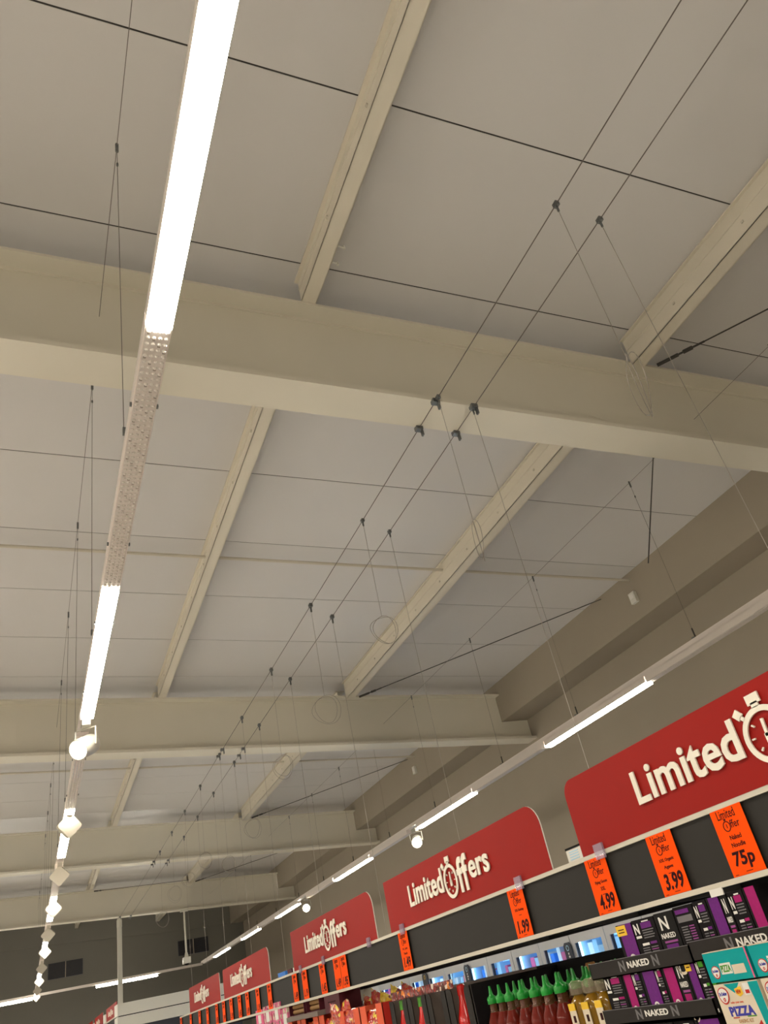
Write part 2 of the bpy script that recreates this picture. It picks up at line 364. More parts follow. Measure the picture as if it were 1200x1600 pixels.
def spot(x, y, aim, lab, r=0.052, L=0.14):
    o = empty('spotlight', (x, y, ZL), lab, 'spotlight', 'track spotlights')
    MB().box(-0.022, 0.022, -0.06, 0.06, -0.016, 0.02, 'spotwhite').build('adapter', o)
    a = Vector(aim).normalized(); c = Vector((0, 0, -0.115))
    s_ = a.cross(Vector((0, 0, 1))).normalized()
    m = MB(); 
    for q in (-1, 1): m.path([Vector((0, 0, -0.016)), s_ * q * (r + 0.008) + Vector((0, 0, -0.02)), s_ * q * (r + 0.008) + c], 0.006, 'spotwhite', 6)
    m.build('yoke', o)
    MB().lathe(c - a * L * 0.5, [(r * 0.6, 0), (r * 0.93, 0.012), (r, 0.03), (r, L), (r * 0.9, L), (r * 0.86, L - 0.01)], 'spotwhite', 24, axis=a).build('head', o, True)
    MB().lathe(c + a * (L * 0.5 - 0.012), [(r * 0.86, 0), (r * 0.8, 0.004)], 'spotlens', 24, axis=a).build('lens', o)
    return o
A = 'over the aisle'
left = [(-1.43, 0.02, 0), (0.02, 1.474, 1), (1.478, 2.895, 0), (2.897, 4.345, 1), (4.78, 6.22, 0), (6.24, 7.80, 1), (8.32, 9.76, 0), (9.80, 11.4, 1), (12.2, 13.3, 0), (13.4, 14.9, 1), (16.2, 17.6, 0), (17.7, 19.1, 1), (20.0, 21.3, 0), (21.4, 22.7, 1)]
for j, xr in enumerate((0.256, 4.10, -3.59, -7.43)):
    rows = ['aisle row', 'right wall row', 'first added left row', 'second added left row'][j]
    track(xr, -6.0, 22.9, 'long white lighting rail of the ' + rows)
    if j == 1:
        segs = [(-1.5, 0.0, 1), (0.0, 1.45, 0), (1.45, 2.90, 1), (2.9, 4.345, 0), (4.35, 5.80, 1), (5.8, 7.24, 0), (7.25, 8.70, 1), (9.0, 10.3, 0), (10.35, 11.85, 1), (11.9, 13.3, 0), (13.85, 15.3, 1), (15.3, 16.6, 0), (16.65, 18.15, 1), (18.2, 19.5, 0), (19.55, 21.2, 1), (21.2, 22.6, 0)]
    else: segs = left
    segs = [(-5.8, -4.35, 0), (-4.3, -2.9, 1)] + [(a, b, c) for a, b, c in segs if a > -2.9]
    if j >= 2: segs = [(a, b, 1) for a, b, c in segs]  # last two rows are unseen, added for bounce light, every unit lit
    nl = nu = 0
    for a, b, lit in segs:
        vis = (b > 0.4 if j == 0 else b > 2.9) and j < 2
        if lit: lab = ('lit white linear LED unit, %s of its kind in the %s' % (NTH[nl], rows)) if vis else 'lit LED unit out of view in the ' + rows
        else: lab = ('unlit LED unit with clear lens, %s of its kind in the %s' % (NTH[nu], rows)) if vis else 'unlit LED unit out of view in the ' + rows
        if vis:
            if lit: nl += 1
            else: nu += 1
        led_unit(xr, a, b, lit, lab, fine=(j == 0 and 1.0 < a < 6), group=('linear LED units of the ' + rows) + ('' if vis else ', out of view'))
# cross row near the back wall
o = tag(MB().box(-4, 4.12, 22.97, 23.03, ZL + 0.006, ZL + 0.06, 'track').build('light_track'), 'white lighting rail crossing in front of the back wall', 'light track')
for k, (a, b) in enumerate(((-1.3, 0.19), (1.59, 3.02))):
    e = empty('led_light', ((a + b) / 2, 23.0, ZL), ['lit LED unit of the cross row, at the end of the camera aisle row', 'lit LED unit of the cross row, passing behind the white post'][k], 'light')
    MB().box(-(b - a) / 2, (b - a) / 2, -0.031, 0.031, -0.05, 0.006, 'led').build('lit_lens', e)
spot(0.256, 4.47, (-0.50, -0.62, -0.42), 'white cylindrical spotlight at the end of the second lit LED unit', 0.055, 0.145)
spot(4.10, 8.84, (-0.45, -0.85, -0.35), 'white spotlight on the wall row above the second red sign', 0.062, 0.15)
spot(4.10, 13.45, (-0.35, -0.88, -0.18), 'bright spotlight on the wall row glaring above the third red sign', 0.062, 0.15)
for k, y in enumerate((6.35, 8.17, 9.98, 11.95, 13.75, 15.9, 18.2, 20.2, 21.9)):
    o = empty('square_spotlight', (0.256, y, ZL), 'square cream spotlight set on its corner, %s of its kind, aisle row' % NTH[k], 'spotlight', 'square spotlights')
    ax = Vector((0.22, -0.95, -0.05)) if k % 2 == 0 else Vector((-0.1, -0.95, -0.25)); ax.normalize()
    MB().box(-0.02, 0.02, -0.05, 0.05, -0.02, 0.02, 'squarehead').tube((0, 0, -0.015), (0, 0, -0.08), 0.008, 'squarehead', 8).build('arm', o)
    s_ = ax.cross(Vector((0, 0, 1))).normalized(); u_ = s_.cross(ax)
    c = Vector((0, 0, -0.085)); R_ = 0.090
    m = MB(); loop = [c + (s_ * math.cos(t) + u_ * math.sin(t)) * R_ for t in (0.0, math.pi / 2, math.pi, 3 * math.pi / 2)]
    pts = []
    for q in range(4):
        a_, b_2, c_2 = loop[q - 1], loop[q], loop[(q + 1) % 4]
        pts += [b_2 + (a_ - b_2) * 0.14, b_2 + (a_ - b_2) * 0.04 + (c_2 - b_2) * 0.04, b_2 + (c_2 - b_2) * 0.14]
    nn = len(pts); th = ax * 0.022
    m.add([p - th for p in pts] + [p + th for p in pts], [tuple(range(nn)), tuple(range(nn, 2 * nn))[::-1]] + [(i, (i + 1) % nn, nn + (i + 1) % nn, nn + i) for i in range(nn)], 'squarehead')
    m.build('head', o)
    f = -ax * 0.0235
    m = MB(); q4 = [c + f + (s_ * math.cos(t) + u_ * math.sin(t)) * R_ * 0.82 for t in (0.0, math.pi / 2, math.pi, 3 * math.pi / 2)]
    m.add(q4 + [p - ax * 0.002 for p in q4], [(0, 1, 2, 3), (7, 6, 5, 4), (0, 4, 5, 1), (1, 5, 6, 2), (2, 6, 7, 3), (3, 7, 4, 0)], 'softlens').build('lens', o)

# ------------------------------------------------------------------ cables and drop wires
def grip(m, p, s_=1.0):
    x, y, z = p
    m.box(x - 0.010 * s_, x + 0.010 * s_, y - 0.016 * s_, y + 0.012 * s_, z - 0.012 * s_, z + 0.012 * s_, 'grip')
    m.tube((x, y, z - 0.012 * s_), (x, y, z - 0.045 * s_), 0.006 * s_, 'grip', 6)
    m.tube((x - 0.014 * s_, y, z), (x + 0.014 * s_, y, z), 0.005 * s_, 'grip', 6)
def cable(x, z, y0, y1, label, r=0.0028):
    return tag(MB().tube((x, y0, z), (x, y1, z), r, 'wire', 6).build('suspension_cable'), label, 'cable')
ci = cable(1.993, 2.735 + H, -3.0, 21.3, 'inner of the two long steel cables strung side by side above the aisle')
co = cable(2.236, 2.725 + H, -3.0, 21.3, 'outer of the two long steel cables strung side by side, nearer the signs')
for cab, x, z, lab in ((ci, 1.993, 2.737, 0), (co, 2.236, 2.727, 1)):
    for k in range(4):
        y = 2.905 + 6.12 * k
        for dy in (0.0, 0.24):
            m = MB().box(x - 0.02, x + 0.02, y + dy - 0.018, y + dy + 0.018, z + H - 0.014, z + H + 0.012, 'grip').box(x + 0.012, x + 0.022, y + dy - 0.01, y + dy + 0.01, z + H - 0.05, z + H + 0.02, 'grip')
            m.build('beam_clamp', cab)
def coil(p, r, tilt, turns=2):
    m = MB(); N = 22
    for t_ in range(turns):
        rr = r * random.uniform(0.86, 1.0); a0 = tilt + random.uniform(-0.35, 0.35); el = random.uniform(0.8, 1.0)
        pts = []
        for i in range(N):
            a = 2 * math.pi * i / N
            u = math.cos(a) * rr * el; v = math.sin(a) * rr - rr
            pts.append((p[0] + u * math.cos(a0), p[1] + u * math.sin(a0), p[2] + v + 0.012 * math.sin(a * 2 + t_)))
        m.path(pts, 0.0017, 'wirepale', 5, True)
    return m
inner = [(1.598, 1.844, 0.144), (2.869, 1.93, 0.12), (4.14, 2.022, 0.101), (5.401, 1.983, 0.116), (6.7, 1.94, 0.101), (7.971, 1.714, 0.096), (9.184, 1.617, 0.087), (10.493, 1.925, 0.096), (11.745, 1.925, 0.096), (12.996, 1.974, 0.116), (14.344, 1.829, 0.116)]
for k, (y, zb_, r) in enumerate(inner):
    o = empty('drop_wire', (1.993, y, 2.735 + H), 'drop wire ending in a loose coil, %s one on the inner cable' % NTH[k], 'wire', 'coiled drop wires')
    m = MB(); grip(m, (0, 0, 0), 0.95 if k < 3 else 1.25); m.build('grip', o)
    MB().tube((0, 0, -0.04), (0, 0.01, zb_ - 2.735), 0.0013, 'wirepale', 5).build('wire', o)
    coil((0, 0.01, zb_ - 2.735), r, [1.0, 1.25, -0.25, -0.3, -0.3, -0.2, -0.3, 0, -0.2, -0.3, -0.4][k]).build('coil', o)
for k, y in enumerate((1.617, 2.917, 4.255, 5.593, 6.931, 8.221, 9.531, 10.879, 12.13, 13.382)):
    o = empty('drop_wire', (2.236, y, 2.725 + H), 'straight drop wire hanging from the outer cable, %s one' % NTH[k], 'wire', 'straight drop wires')
    m = MB(); grip(m, (0, 0, 0), 0.95 if k < 3 else 1.25); m.build('grip', o)
    MB().tube((0, 0, -0.04), (0, 0, -2.45), 0.0014, 'wirepale', 5).build('wire', o)
# cables above the light rows
for j, (x, z) in enumerate(((0.224, 3.16), (4.10, 2.93))):
    if j == 0:
        for k, (a, b) in enumerate(((-2.9, 2.99), (3.06, 9.11), (9.17, 15.2), (15.3, 21.3))):
            tag(MB().tube((x, a, z + H), (x, b, z + H), 0.0016, 'wire', 5).build('suspension_cable'), 'thin cable above the aisle lights, in the ' + bay[k], 'cable', 'thin cables above the lights')
        yy = [2.03, 3.50, 4.95, 6.33, 7.8, 10.0, 11.3, 12.7, 14.1, 17.0, 19.0]
    else:
        cable(x, z + H, -2.0, 21.3, 'thin cable strung above the light row along the right wall', 0.0016)
        yy = [2.3, 3.78, 5.27, 6.59, 8.19, 9.6, 11.0, 12.4, 13.8, 15.3, 16.8, 18.3]
    for k, y in enumerate(yy):
        o = empty('drop_wire', (x, y, z + H), '%s drop wire holding up the %s' % (NTH[k], ['aisle light row', 'right wall light row'][j]), 'wire', ['drop wires of the aisle lights', 'drop wires of the wall lights'][j])
        m = MB(); m.tube((0, 0, 0.012), (0, 0, -0.04), 0.007, 'grip', 6); m.tube((0, 0, -0.12), (0, 0, -0.135), 0.005, 'grip', 5); m.build('grip', o)
        MB().tube((0, 0, -0.03), (0, 0, ZL + 0.10 - z - H), 0.0013, 'wire', 5).build('wire', o)
        q = ZL - z - H
        if j: MB().tube((0, 0, q + 0.16), (0, 0, q + 0.085), 0.006, 'rod', 6).box(-0.03, 0.03, -0.01, 0.01, q + 0.085, q + 0.095, 'grip').build('hook', o)
        else: MB().box(-0.004, 0.012, -0.006, 0.006, q + 0.084, q + 0.11, 'grip').build('hook', o)
tag(MB().tube((3.72, 3.150, 2.67 + H), (3.30, 3.151, 1.853 + H), 0.004, 'rod', 6).build('hanging_rod'), 'thin black rod hanging askew from behind the nearest beam', 'rod')
for k, (y, dz) in enumerate(((2.495, 0), (2.604, 0))):
    tag(MB().tube((1.392, y, 3.40 + H), (1.43, y, 3.395 + H), 0.005, 'camw', 6).tube((1.425, y, 3.385 + H), (1.425, y, 3.41 + H), 0.007, 'camw', 6).build('purlin_bolt'), ['white bolt in the narrow purlin, the one nearer its joint', 'white bolt in the narrow purlin, the one nearer the beam'][k], 'bolt')

# ------------------------------------------------------------------ the shelving run with its header
X = 1.5
g = empty('shop_shelving', (1.9, 5.0, 0), 'long dark shelving run with a charcoal header board and cream edge strips', 'shelving')
GX, GY = 1.9, 5.0
def gbox(name, x0, x1, y0, y1, z0, z1, k):
    return MB().box(x0 - GX, x1 - GX, y0 - GY, y1 - GY, z0 + H, z1 + H, k).build(name, g)
gbox('header_board', 1.508, 1.520, 0.3, 9.85, 0.075, 0.222, 'dark')
gbox('top_strip', 1.500, 1.524, 0.3, 9.85, 0.2215, 0.2335, 'strip')
gbox('bottom_strip', 1.498, 1.524, 0.3, 9.85, 0.0645, 0.0765, 'strip')
gbox('header_underside', 1.524, 1.60, 0.3, 9.85, 0.066, 0.074, 'blackcard')
gbox('rear_rail', 1.86, 1.89, 0.3, 9.85, 0.064, 0.078, 'blackcard')
for y in (0.35, 5.20, 9.78):
    gbox('upright', 1.86, 1.91, y - 0.03, y + 0.03, -1.6, 0.25, 'strip'); gbox('bracket', 1.52, 1.9, y - 0.01, y + 0.01, 0.10, 0.16, 'dark')
for y in (1.93, 2.42, 3.0): gbox('bracket', 1.52, 1.86, y - 0.006, y + 0.006, 0.063, 0.08, 'dark')
gbox('shelf_board', 1.46, 1.9, 0.3, 9.85, -0.33, -0.305, 'strip')
gbox('shelf_board', 1.46, 1.9, 0.3, 9.85, -0.75, -0.72, 'strip')
gbox('shelf_board', 1.46, 1.9, 0.3, 9.85, -1.18, -1.15, 'strip')
gbox('back_panel', 1.895, 1.905, 0.3, 9.85, -1.5, -0.12, 'dark')
gbox('plinth', 1.40, 1.92, 0.3, 9.85, -1.6, -1.45, 'dark')

def sign(ya, yb, z0, z1, du, label, rn, rf, hs=1.0):
    """ya: far edge, yb: near edge (as seen from the aisle the text starts at ya)"""
    poly = []
    def arc(cy, cz, r, a0, a1):
        return [(cy + r * math.cos(math.radians(a0 + (a1 - a0) * i / 8)), cz + r * math.sin(math.radians(a0 + (a1 - a0) * i / 8))) for i in range(9)]
    poly = [(ya, z0)] + (arc(ya - rf, z1 - rf, rf, 0, 90) if rf else [(ya, z1)]) + (arc(yb + rn, z1 - rn, rn, 90, 180) if rn else [(yb, z1)]) + [(yb, z0)]
    m = MB().prism(poly, lambda y, z: (X + 0.0005, y, z + H), lambda y, z: (X - 0.001, y, z + H), 'red').prism(poly, lambda y, z: (X + 0.005, y, z + H), lambda y, z: (X + 0.0006, y, z + H), 'edge')
    o = tag(m.build('offer_sign'), label, 'sign', 'red offer signs')
    s_ = (z1 - z0) / 0.208; T = 0.004; F = X - 0.001
    def U(u): return ya - du - (u - 0.28) * s_ * hs
    def V(v): return 0.237 + H + (v - 0.237) * s_ + 0.0
    m = MB()
    kw = dict(t=T, bold=0.022, stand=0.003)
    def tx(s__, u0, v0, w, h, **k2): text(m, s__, F, U(u0), V(v0), w * s_ * hs, h * s_, 'cream', **{**kw, **k2})
    tx('L', 0.28, 0.298, 0.048, 0.082); tx('imited', 0.336, 0.298, 0.295, 0.090)
    m.build('lettering', o)
    m = MB(); ring(m, F - 0.003, U(0.703), V(0.326), 0.0485 * s_, 0.061 * s_, 'cream', T, 40, 0.95 * hs)
    def blk(u, v, w, h, a):
        ca, sa = math.cos(math.radians(a)), math.sin(math.radians(a)); P = [(-w / 2, -h / 2), (w / 2, -h / 2), (w / 2, h / 2), (-w / 2, h / 2)]
        P = [(U(u + (p * ca - q * sa)), V(v + (p * sa + q * ca))) for p, q in P]
        m.prism(P, lambda y, z: (F - 0.003 - T, y, z), lambda y, z: (F - 0.003, y, z), 'cream')
    blk(0.703, 0.404, 0.034, 0.022, 0); blk(0.703, 0.391, 0.018, 0.012, 0); blk(0.652, 0.386, 0.018, 0.020, 40); blk(0.661, 0.375, 0.008, 0.012, 40)
    blk(0.703, 0.340, 0.007, 0.038, -4); blk(0.703, 0.318, 0.014, 0.020, 0)
    for a in range(0, 360, 45):
        if a not in (90,): blk(0.703 + 0.036 * math.cos(math.radians(a)), 0.326 + 0.036 * math.sin(math.radians(a)), 0.008, 0.0035, a)
    m.build('stopwatch_emblem', o)
    m = MB()
    tx('f', 0.768, 0.272, 0.050, 0.122); tx('f', 0.812, 0.272, 0.050, 0.126); tx('ers', 0.868, 0.303, 0.160, 0.060)
    m.build('lettering', o)
    return o
sign(2.112, 0.62, 0.2335, 0.447, 0.326, 'largest red sign, rounded at its upper corner and running out of view, reading Limited', 0, 0.045, 1.13)
sign(3.690, 2.290, 0.2335, 0.441, 0.28, 'second red Limited Offers sign, between the largest one and the glaring spotlight', 0.075, 0.004)
sign(5.330, 3.873, 0.2335, 0.445, 0.30, 'third red Limited Offers sign, directly below the glaring spotlight', 0.075, 0.004)
sign(7.480, 5.930, 0.2335, 0.440, 0.32, 'fourth red Limited Offers sign, beside the blue boxes on the header', 0.06, 0.02)
sign(9.180, 7.640, 0.2335, 0.440, 0.32, 'fifth red Limited Offers sign, in front of the white bulkhead boards', 0.03, 0.02)
# clear clips that hold the signs
for k, y in enumerate((2.02, 2.50, 3.55, 3.98, 4.72, 5.18)):
    o = tag(MB().box(1.490, 1.497, y - 0.021, y + 0.021, 0.212 + H, 0.252 + H, 'clip').build('sign_clip'), 'clear plastic clip on the header strip, %s one to the camera' % NTH[k], 'clip', 'clear sign clips')
# price tags ------------------------------------------------------------
def price(y, lines, big, label, w=0.104, detail=True, z1=0.2215):
    zb = 0.077; o = tag(MB().box(X - 0.002, X - 0.001, y - w, y, zb + H, z1 + H, 'tag').build('price_tag'), label, 'price tag', 'orange price tags')
    F = X - 0.002; m = MB(); T = 0.0006
    text(m, 'Limited', F, y - 0.019, 0.1985 + H, 0.058, 0.020, 'ink', T, 0.0)
    ring(m, F, y - 0.039, 0.182 + H, 0.0098, 0.0118, 'ink', T, 20); rect(m, F, y - 0.036, 0.1945 + H, 0.006, 0.004, 'ink')
    rect(m, F, y - 0.0385, 0.178 + H, 0.0015, 0.009, 'ink')
    text(m, 'ffer', F, y - 0.051, 0.176 + H, 0.030, 0.017, 'ink', T, 0.0)
    z = 0.152
    for ln in lines:
        w_ = min(0.058, 0.0072 * len(ln)); text(m, ln, F, y - 0.053 + w_ / 2, z + H, w_, 0.010, 'ink', T, 0.012); z -= 0.0165
    if lines: rect(m, F, y - 0.045, z + 0.006 + H, 0.016, 0.0015, 'ink')
    text(m, big, F, y - 0.017, 0.088 + H, 0.072 if len(big) > 3 else 0.066, 0.039, 'ink', T, 0.03, 0.12)
    rect(m, F, y - 0.045, 0.0825 + H, 0.020, 0.0012, 'ink'); rect(m, F, y - 0.008, 0.0795 + H, 0.010, 0.0012, 'ink')
    m.build('lettering', o)
    return o
price(1.560, ['Naked', 'Noodle'], '75p', 'orange price tag reading 75p')
price(1.817, ['XXL Organic', 'Agave'], '3.99', 'orange price tag reading 3.99')
price(2.115, ['Flying Goose', 'XXL'], '4.99', 'orange price tag reading 4.99')
price(2.600, ['XXL Ketchup'], '1.99', 'orange price tag reading 1.99, alone under the second sign')
price(3.620, ['XL Jelly', 'Pouch'], '1.49', 'orange price tag reading 1.49, under the far end of the second sign')
price(4.459, [], '1.95', 'orange tag nearer the camera in the close pair under the third sign')
price(4.570, [], '1.49', 'orange tag farther from the camera in the close pair under the third sign')
for k, y in enumerate((4.83, 5.185, 5.40, 6.04, 6.38, 6.71, 6.98, 7.29, 7.585, 7.89, 8.32, 8.72, 9.22, 9.82)):
    price(y, [], ['1.45', '1.19', '1.49'][k % 3], 'small orange tag, %s beyond the close pair of tags' % NTH[k].replace(' nearest', '').replace('nearest', 'first'))
# things standing on the header
e = empty('card_holder', (1.54, 2.20, 0.237 + H), 'small black-framed card on the header beside the second sign', 'card')
MB().box(-0.004, 0.004, -0.045, 0.045, 0.0, 0.036, 'white').build('card', e)
MB().box(-0.006, 0.006, -0.051, -0.045, 0.0, 0.042, 'black').box(-0.006, 0.006, -0.051, 0.045, 0.036, 0.042, 'black').build('frame', e)
mq = MB()
for q in range(4): rect(mq, -0.004, 0.03, 0.006 + q * 0.007, 0.05, 0.003, 'ltblue')
mq.build('print', e)
tag(MB().box(1.53, 1.60, 5.66, 5.84, 0.237 + H, 0.262 + H, 'bluebox').build('carton'), 'blue box standing on the header beside the fourth sign', 'box')
tag(MB().box(1.53, 1.60, 5.50, 5.60, 0.237 + H, 0.262 + H, 'plum').build('carton'), 'dark box standing on the header beside the blue one', 'box')
tag(MB().box(1.53, 1.60, 5.40, 5.47, 0.237 + H, 0.260 + H, 'white').build('carton'), 'pale box standing on the header nearest the third sign', 'box')
tag(MB().box(1.4945, 1.4975, 1.608, 1.652, 0.050 + H, 0.066 + H, 'white').build('shelf_label'), 'small white label hanging under the header near the nearest noodle boxes', 'label')

# ------------------------------------------------------------------ noodle cartons and trays
def carton(name, ya, yb, z0, z1, style, label, x=1.500, dep=0.16, grp='noodle cartons', badge=False):
    col = style[1]; side = {'p': 'purple', 'm': 'magenta', 'g': 'green'}[col]
    base = 'blackcard'
    if style[0] == 'k': base = 'black'
    g_ = 0.0012; w = ya - yb - 2 * g_; h = z1 - z0
    o = tag(MB().box(x, x + dep, yb + g_, ya - g_, z0 + H, z1 + H, base).build(name), label, 'box', grp)
    F = x; y = ya - g_; Z = z0 + H; m = MB()
    if style[0] == 's':
        rect(m, F, y, Z, w, h, side, 0.0003); rect(m, F, y, Z, w * 0.16, h, 'black'); ring(m, F, y - w * 0.55, Z + h * 0.24, w * 0.12, w * 0.2, 'white', 0.0006, 14); rect(m, F, y - w * 0.42, Z + h * 0.05, w * 0.24, h * 0.2, 'greyink')
        rect(m, F, y - w * 0.48, Z + h * 0.08, w * 0.12, h * 0.12, 'green')
    elif style[0] == 'k':
        text(m, 'N', F, y - w * 0.20, Z + h * 0.66, w * 0.42, h * 0.26, 'white', 0.0006, 0.02); text(m, 'NAKED', F, y - w * 0.10, Z + h * 0.50, w * 0.72, h * 0.10, 'white', 0.0006, 0.02)
        rect(m, F, y - w * 0.18, Z + h * 0.41, w * 0.66, h * 0.04, 'mauve'); rect(m, F, y - w * 0.2, Z + h * 0.20, w * 0.6, h * 0.18, side); rect(m, F, y - w * 0.3, Z + h * 0.14, w * 0.5, h * 0.02, 'white')
        ring(m, F, y - w * 0.6, Z - 0.002, w * 0.22, w * 0.30, 'pizzacream', 0.0006, 18)
    elif style[0] == 'i':
        text(m, 'N', F, y - w * 0.04, Z + h * 0.70, w * 0.22, h * 0.22, 'white', 0.0006, 0.02); rect(m, F, y - w * 0.04, Z + h * 0.62, w * 0.24, h * 0.05, 'white')
        rect(m, F, y - w * 0.38, Z + h * 0.80, w * 0.46, h * 0.12, side); rect(m, F, y - w * 0.46, Z + h * 0.93, w * 0.3, h * 0.025, 'white')
        for q in range(4): rect(m, F, y - w * 0.38, Z + h * (0.75 - q * 0.05), w * (0.5 - 0.05 * (q % 2)), h * 0.022, 'greyink')
        rect(m, F, y - w * 0.22, Z + h * 0.46, w * 0.3, h * 0.05, 'white'); rect(m, F, y - w * 0.58, Z + h * 0.47, w * 0.28, h * 0.05, side)
        for q in range(4):
            rect(m, F, y - w * 0.18, Z + h * (0.40 - q * 0.045), w * 0.3, h * 0.02, 'greyink'); rect(m, F, y - w * 0.56, Z + h * (0.40 - q * 0.045), w * 0.3, h * 0.02, 'mauve' if q % 2 else 'greyink')
        rect(m, F, y - w * 0.22, Z + h * 0.12, w * 0.08, h * 0.08, 'white'); rect(m, F, y - w * 0.40, Z + h * 0.12, w * 0.06, h * 0.08, 'white')
        rect(m, F, y - w * 0.30, Z + h * 0.02, w * 0.16, h * 0.06, side); rect(m, F, y - w * 0.54, Z + h * 0.02, w * 0.36, h * 0.06, 'white')
    else:
        rect(m, F, y - w * 0.08, Z + h * 0.86, w * 0.7, h * 0.08, side); rect(m, F, y - w * 0.1, Z + h * 0.70, w * 0.76, h * 0.12, 'greyink')
        for q in range(9): rect(m, F, y - w * 0.16, Z + h * (0.60 - q * 0.048), w * (0.3 if q % 2 else 0.34), h * 0.022, 'greyink'); rect(m, F, y - w * 0.56, Z + h * (0.60 - q * 0.048), w * 0.26, h * 0.022, 'mauve')
        rect(m, F, y - w * 0.1, Z + h * 0.04, w * 0.7, h * 0.08, side)
    m.build('printed_face', o)
    if badge: MB().box(F - 0.0016, F - 0.0007, y - w * 0.62, y + 0.001, Z + h * 0.76, Z + h * 0.98, 'yellow').box(F - 0.002, F - 0.0016, y - w * 0.5, y - w * 0.12, Z + h * 0.82, Z + h * 0.84, 'ink').box(F - 0.002, F - 0.0016, y - w * 0.5, y - w * 0.12, Z + h * 0.88, Z + h * 0.90, 'ink').build('yellow_badge', o)
    return o
def ntray(ya, yb, z0, z1, label, x=1.494, dep=0.19, tx=0.5):
    m = MB(); m.box(x, x + 0.003, yb, ya, z0 + H, z1 + H, 'traycard').box(x, x + dep, yb, ya, z0 + H, z0 + 0.003 + H, 'traycard')
    m.box(x, x + dep, ya - 0.003, ya, z0 + H, z1 + H, 'traycard').box(x, x + dep, yb, yb + 0.003, z0 + H, z1 + H, 'traycard').box(x + dep - 0.003, x + dep, yb, ya, z0 + H, z1 + H, 'traycard')
    m.box(x - 0.0005, x + 0.0035, yb, ya, z1 + H, z1 + 0.0012 + H, 'greyink')
    o = tag(m.build('display_tray'), label, 'tray', 'black cardboard display trays')
    m = MB(); h = z1 - z0; yc = ya - (ya - yb) * tx; Z = z0 + H
    text(m, 'NAKED', x, yc + 0.050, Z + h * 0.36, 0.096, h * 0.40, 'white', 0.0006, 0.03)
    text(m, 'N', x, yc + 0.088, Z + h * 0.22, 0.026, h * 0.66, 'greyink', 0.0006, 0.03); text(m, 'N', x, yc - 0.060, Z + h * 0.22, 0.026, h * 0.66, 'greyink', 0.0006, 0.03)
    m.build('lettering', o)
    return o
ntray(2.236, 1.790, -0.074, -0.035, 'black noodle tray at the middle height, nearest the bright freezer doors', tx=0.52)
ntray(1.788, 1.36, -0.072, -0.030, 'black noodle tray just above the teal cartons', tx=0.50)
ntray(2.232, 1.770, -0.185, -0.150, 'lower black noodle tray beside the amber bottles', tx=0.52)
carton('noodle_carton', 2.063, 1.992, -0.070, 0.043, 'sp', 'purple noodle carton side with a yellow badge, in the top tray', badge=True)
carton('noodle_carton', 1.990, 1.893, -0.070, 0.045, 'ip', 'black small-print noodle carton beside the badged purple one, top tray')
carton('noodle_carton', 1.891, 1.812, -0.070, 0.047, 'kp', 'black noodle carton showing a big white N and NAKED')
carton('noodle_carton', 1.810, 1.735, -0.068, 0.050, 'fp', 'noodle carton showing a grey and purple nutrition table')
carton('noodle_carton', 1.733, 1.683, -0.068, 0.051, 'ip', 'narrow black noodle carton between the nutrition table and the plain purple side')
carton('noodle_carton', 1.681, 1.637, -0.068, 0.051, 'sp', 'plain purple noodle carton side under the small white label')
carton('noodle_carton', 1.635, 1.610, -0.068, 0.052, 'km', 'narrow black carton front between the purple side and the magenta one')
carton('noodle_carton', 1.608, 1.556, -0.068, 0.052, 'im', 'black small-print carton beside the top magenta side')
carton('noodle_carton', 1.554, 1.515, -0.068, 0.053, 'sm', 'magenta noodle carton side at the end of the top tray')
low = [(2.193, 2.105, 'im'), (2.103, 2.062, 'sm'), (2.060, 2.022, 'ip'), (2.020, 1.960, 'sp'), (1.958, 1.930, 'im'), (1.928, 1.880, 'sm'), (1.878, 1.836, 'km'), (1.834, 1.800, 'sp'), (1.798, 1.762, 'ig')]
lowl = ['black small-print noodle carton beside the amber bottles', 'thin dark magenta carton side, nearest the amber bottles', 'narrow purple small-print carton in the lower tray', 'wide purple carton side in the lower tray', 'very narrow small-print carton before the bright magenta one', 'bright magenta carton side in the lower tray', 'black carton front beside the yellow-badged one, lower tray', 'purple carton side with a yellow badge in the lower tray', 'green-printed noodle carton at the end of the lower tray']
for k, ((a, b, s_), l_) in enumerate(zip(low, lowl)): carton('noodle_carton', a, b, -0.181, -0.060 if k > 4 else -0.068, s_, l_, badge=(k == 7))
tag(MB().box(1.502, 1.66, 1.748, 1.760, -0.181 + H, -0.066 + H, 'green').build('noodle_carton'), 'plain green carton side beside the teal cartons', 'box')
for k, (a, b, s_) in enumerate(((2.18, 2.10, 'sm'), (2.098, 2.03, 'ip'), (2.028, 1.95, 'kp'), (1.948, 1.87, 'ip'), (1.868, 1.78, 'sp'))):
    carton('noodle_carton', a, b, -0.303, -0.190, s_, 'noodle carton in the bottom layer, %s to the teal cartons' % ['fifth', 'fourth', 'third', 'second', 'next'][k], badge=(k == 1))
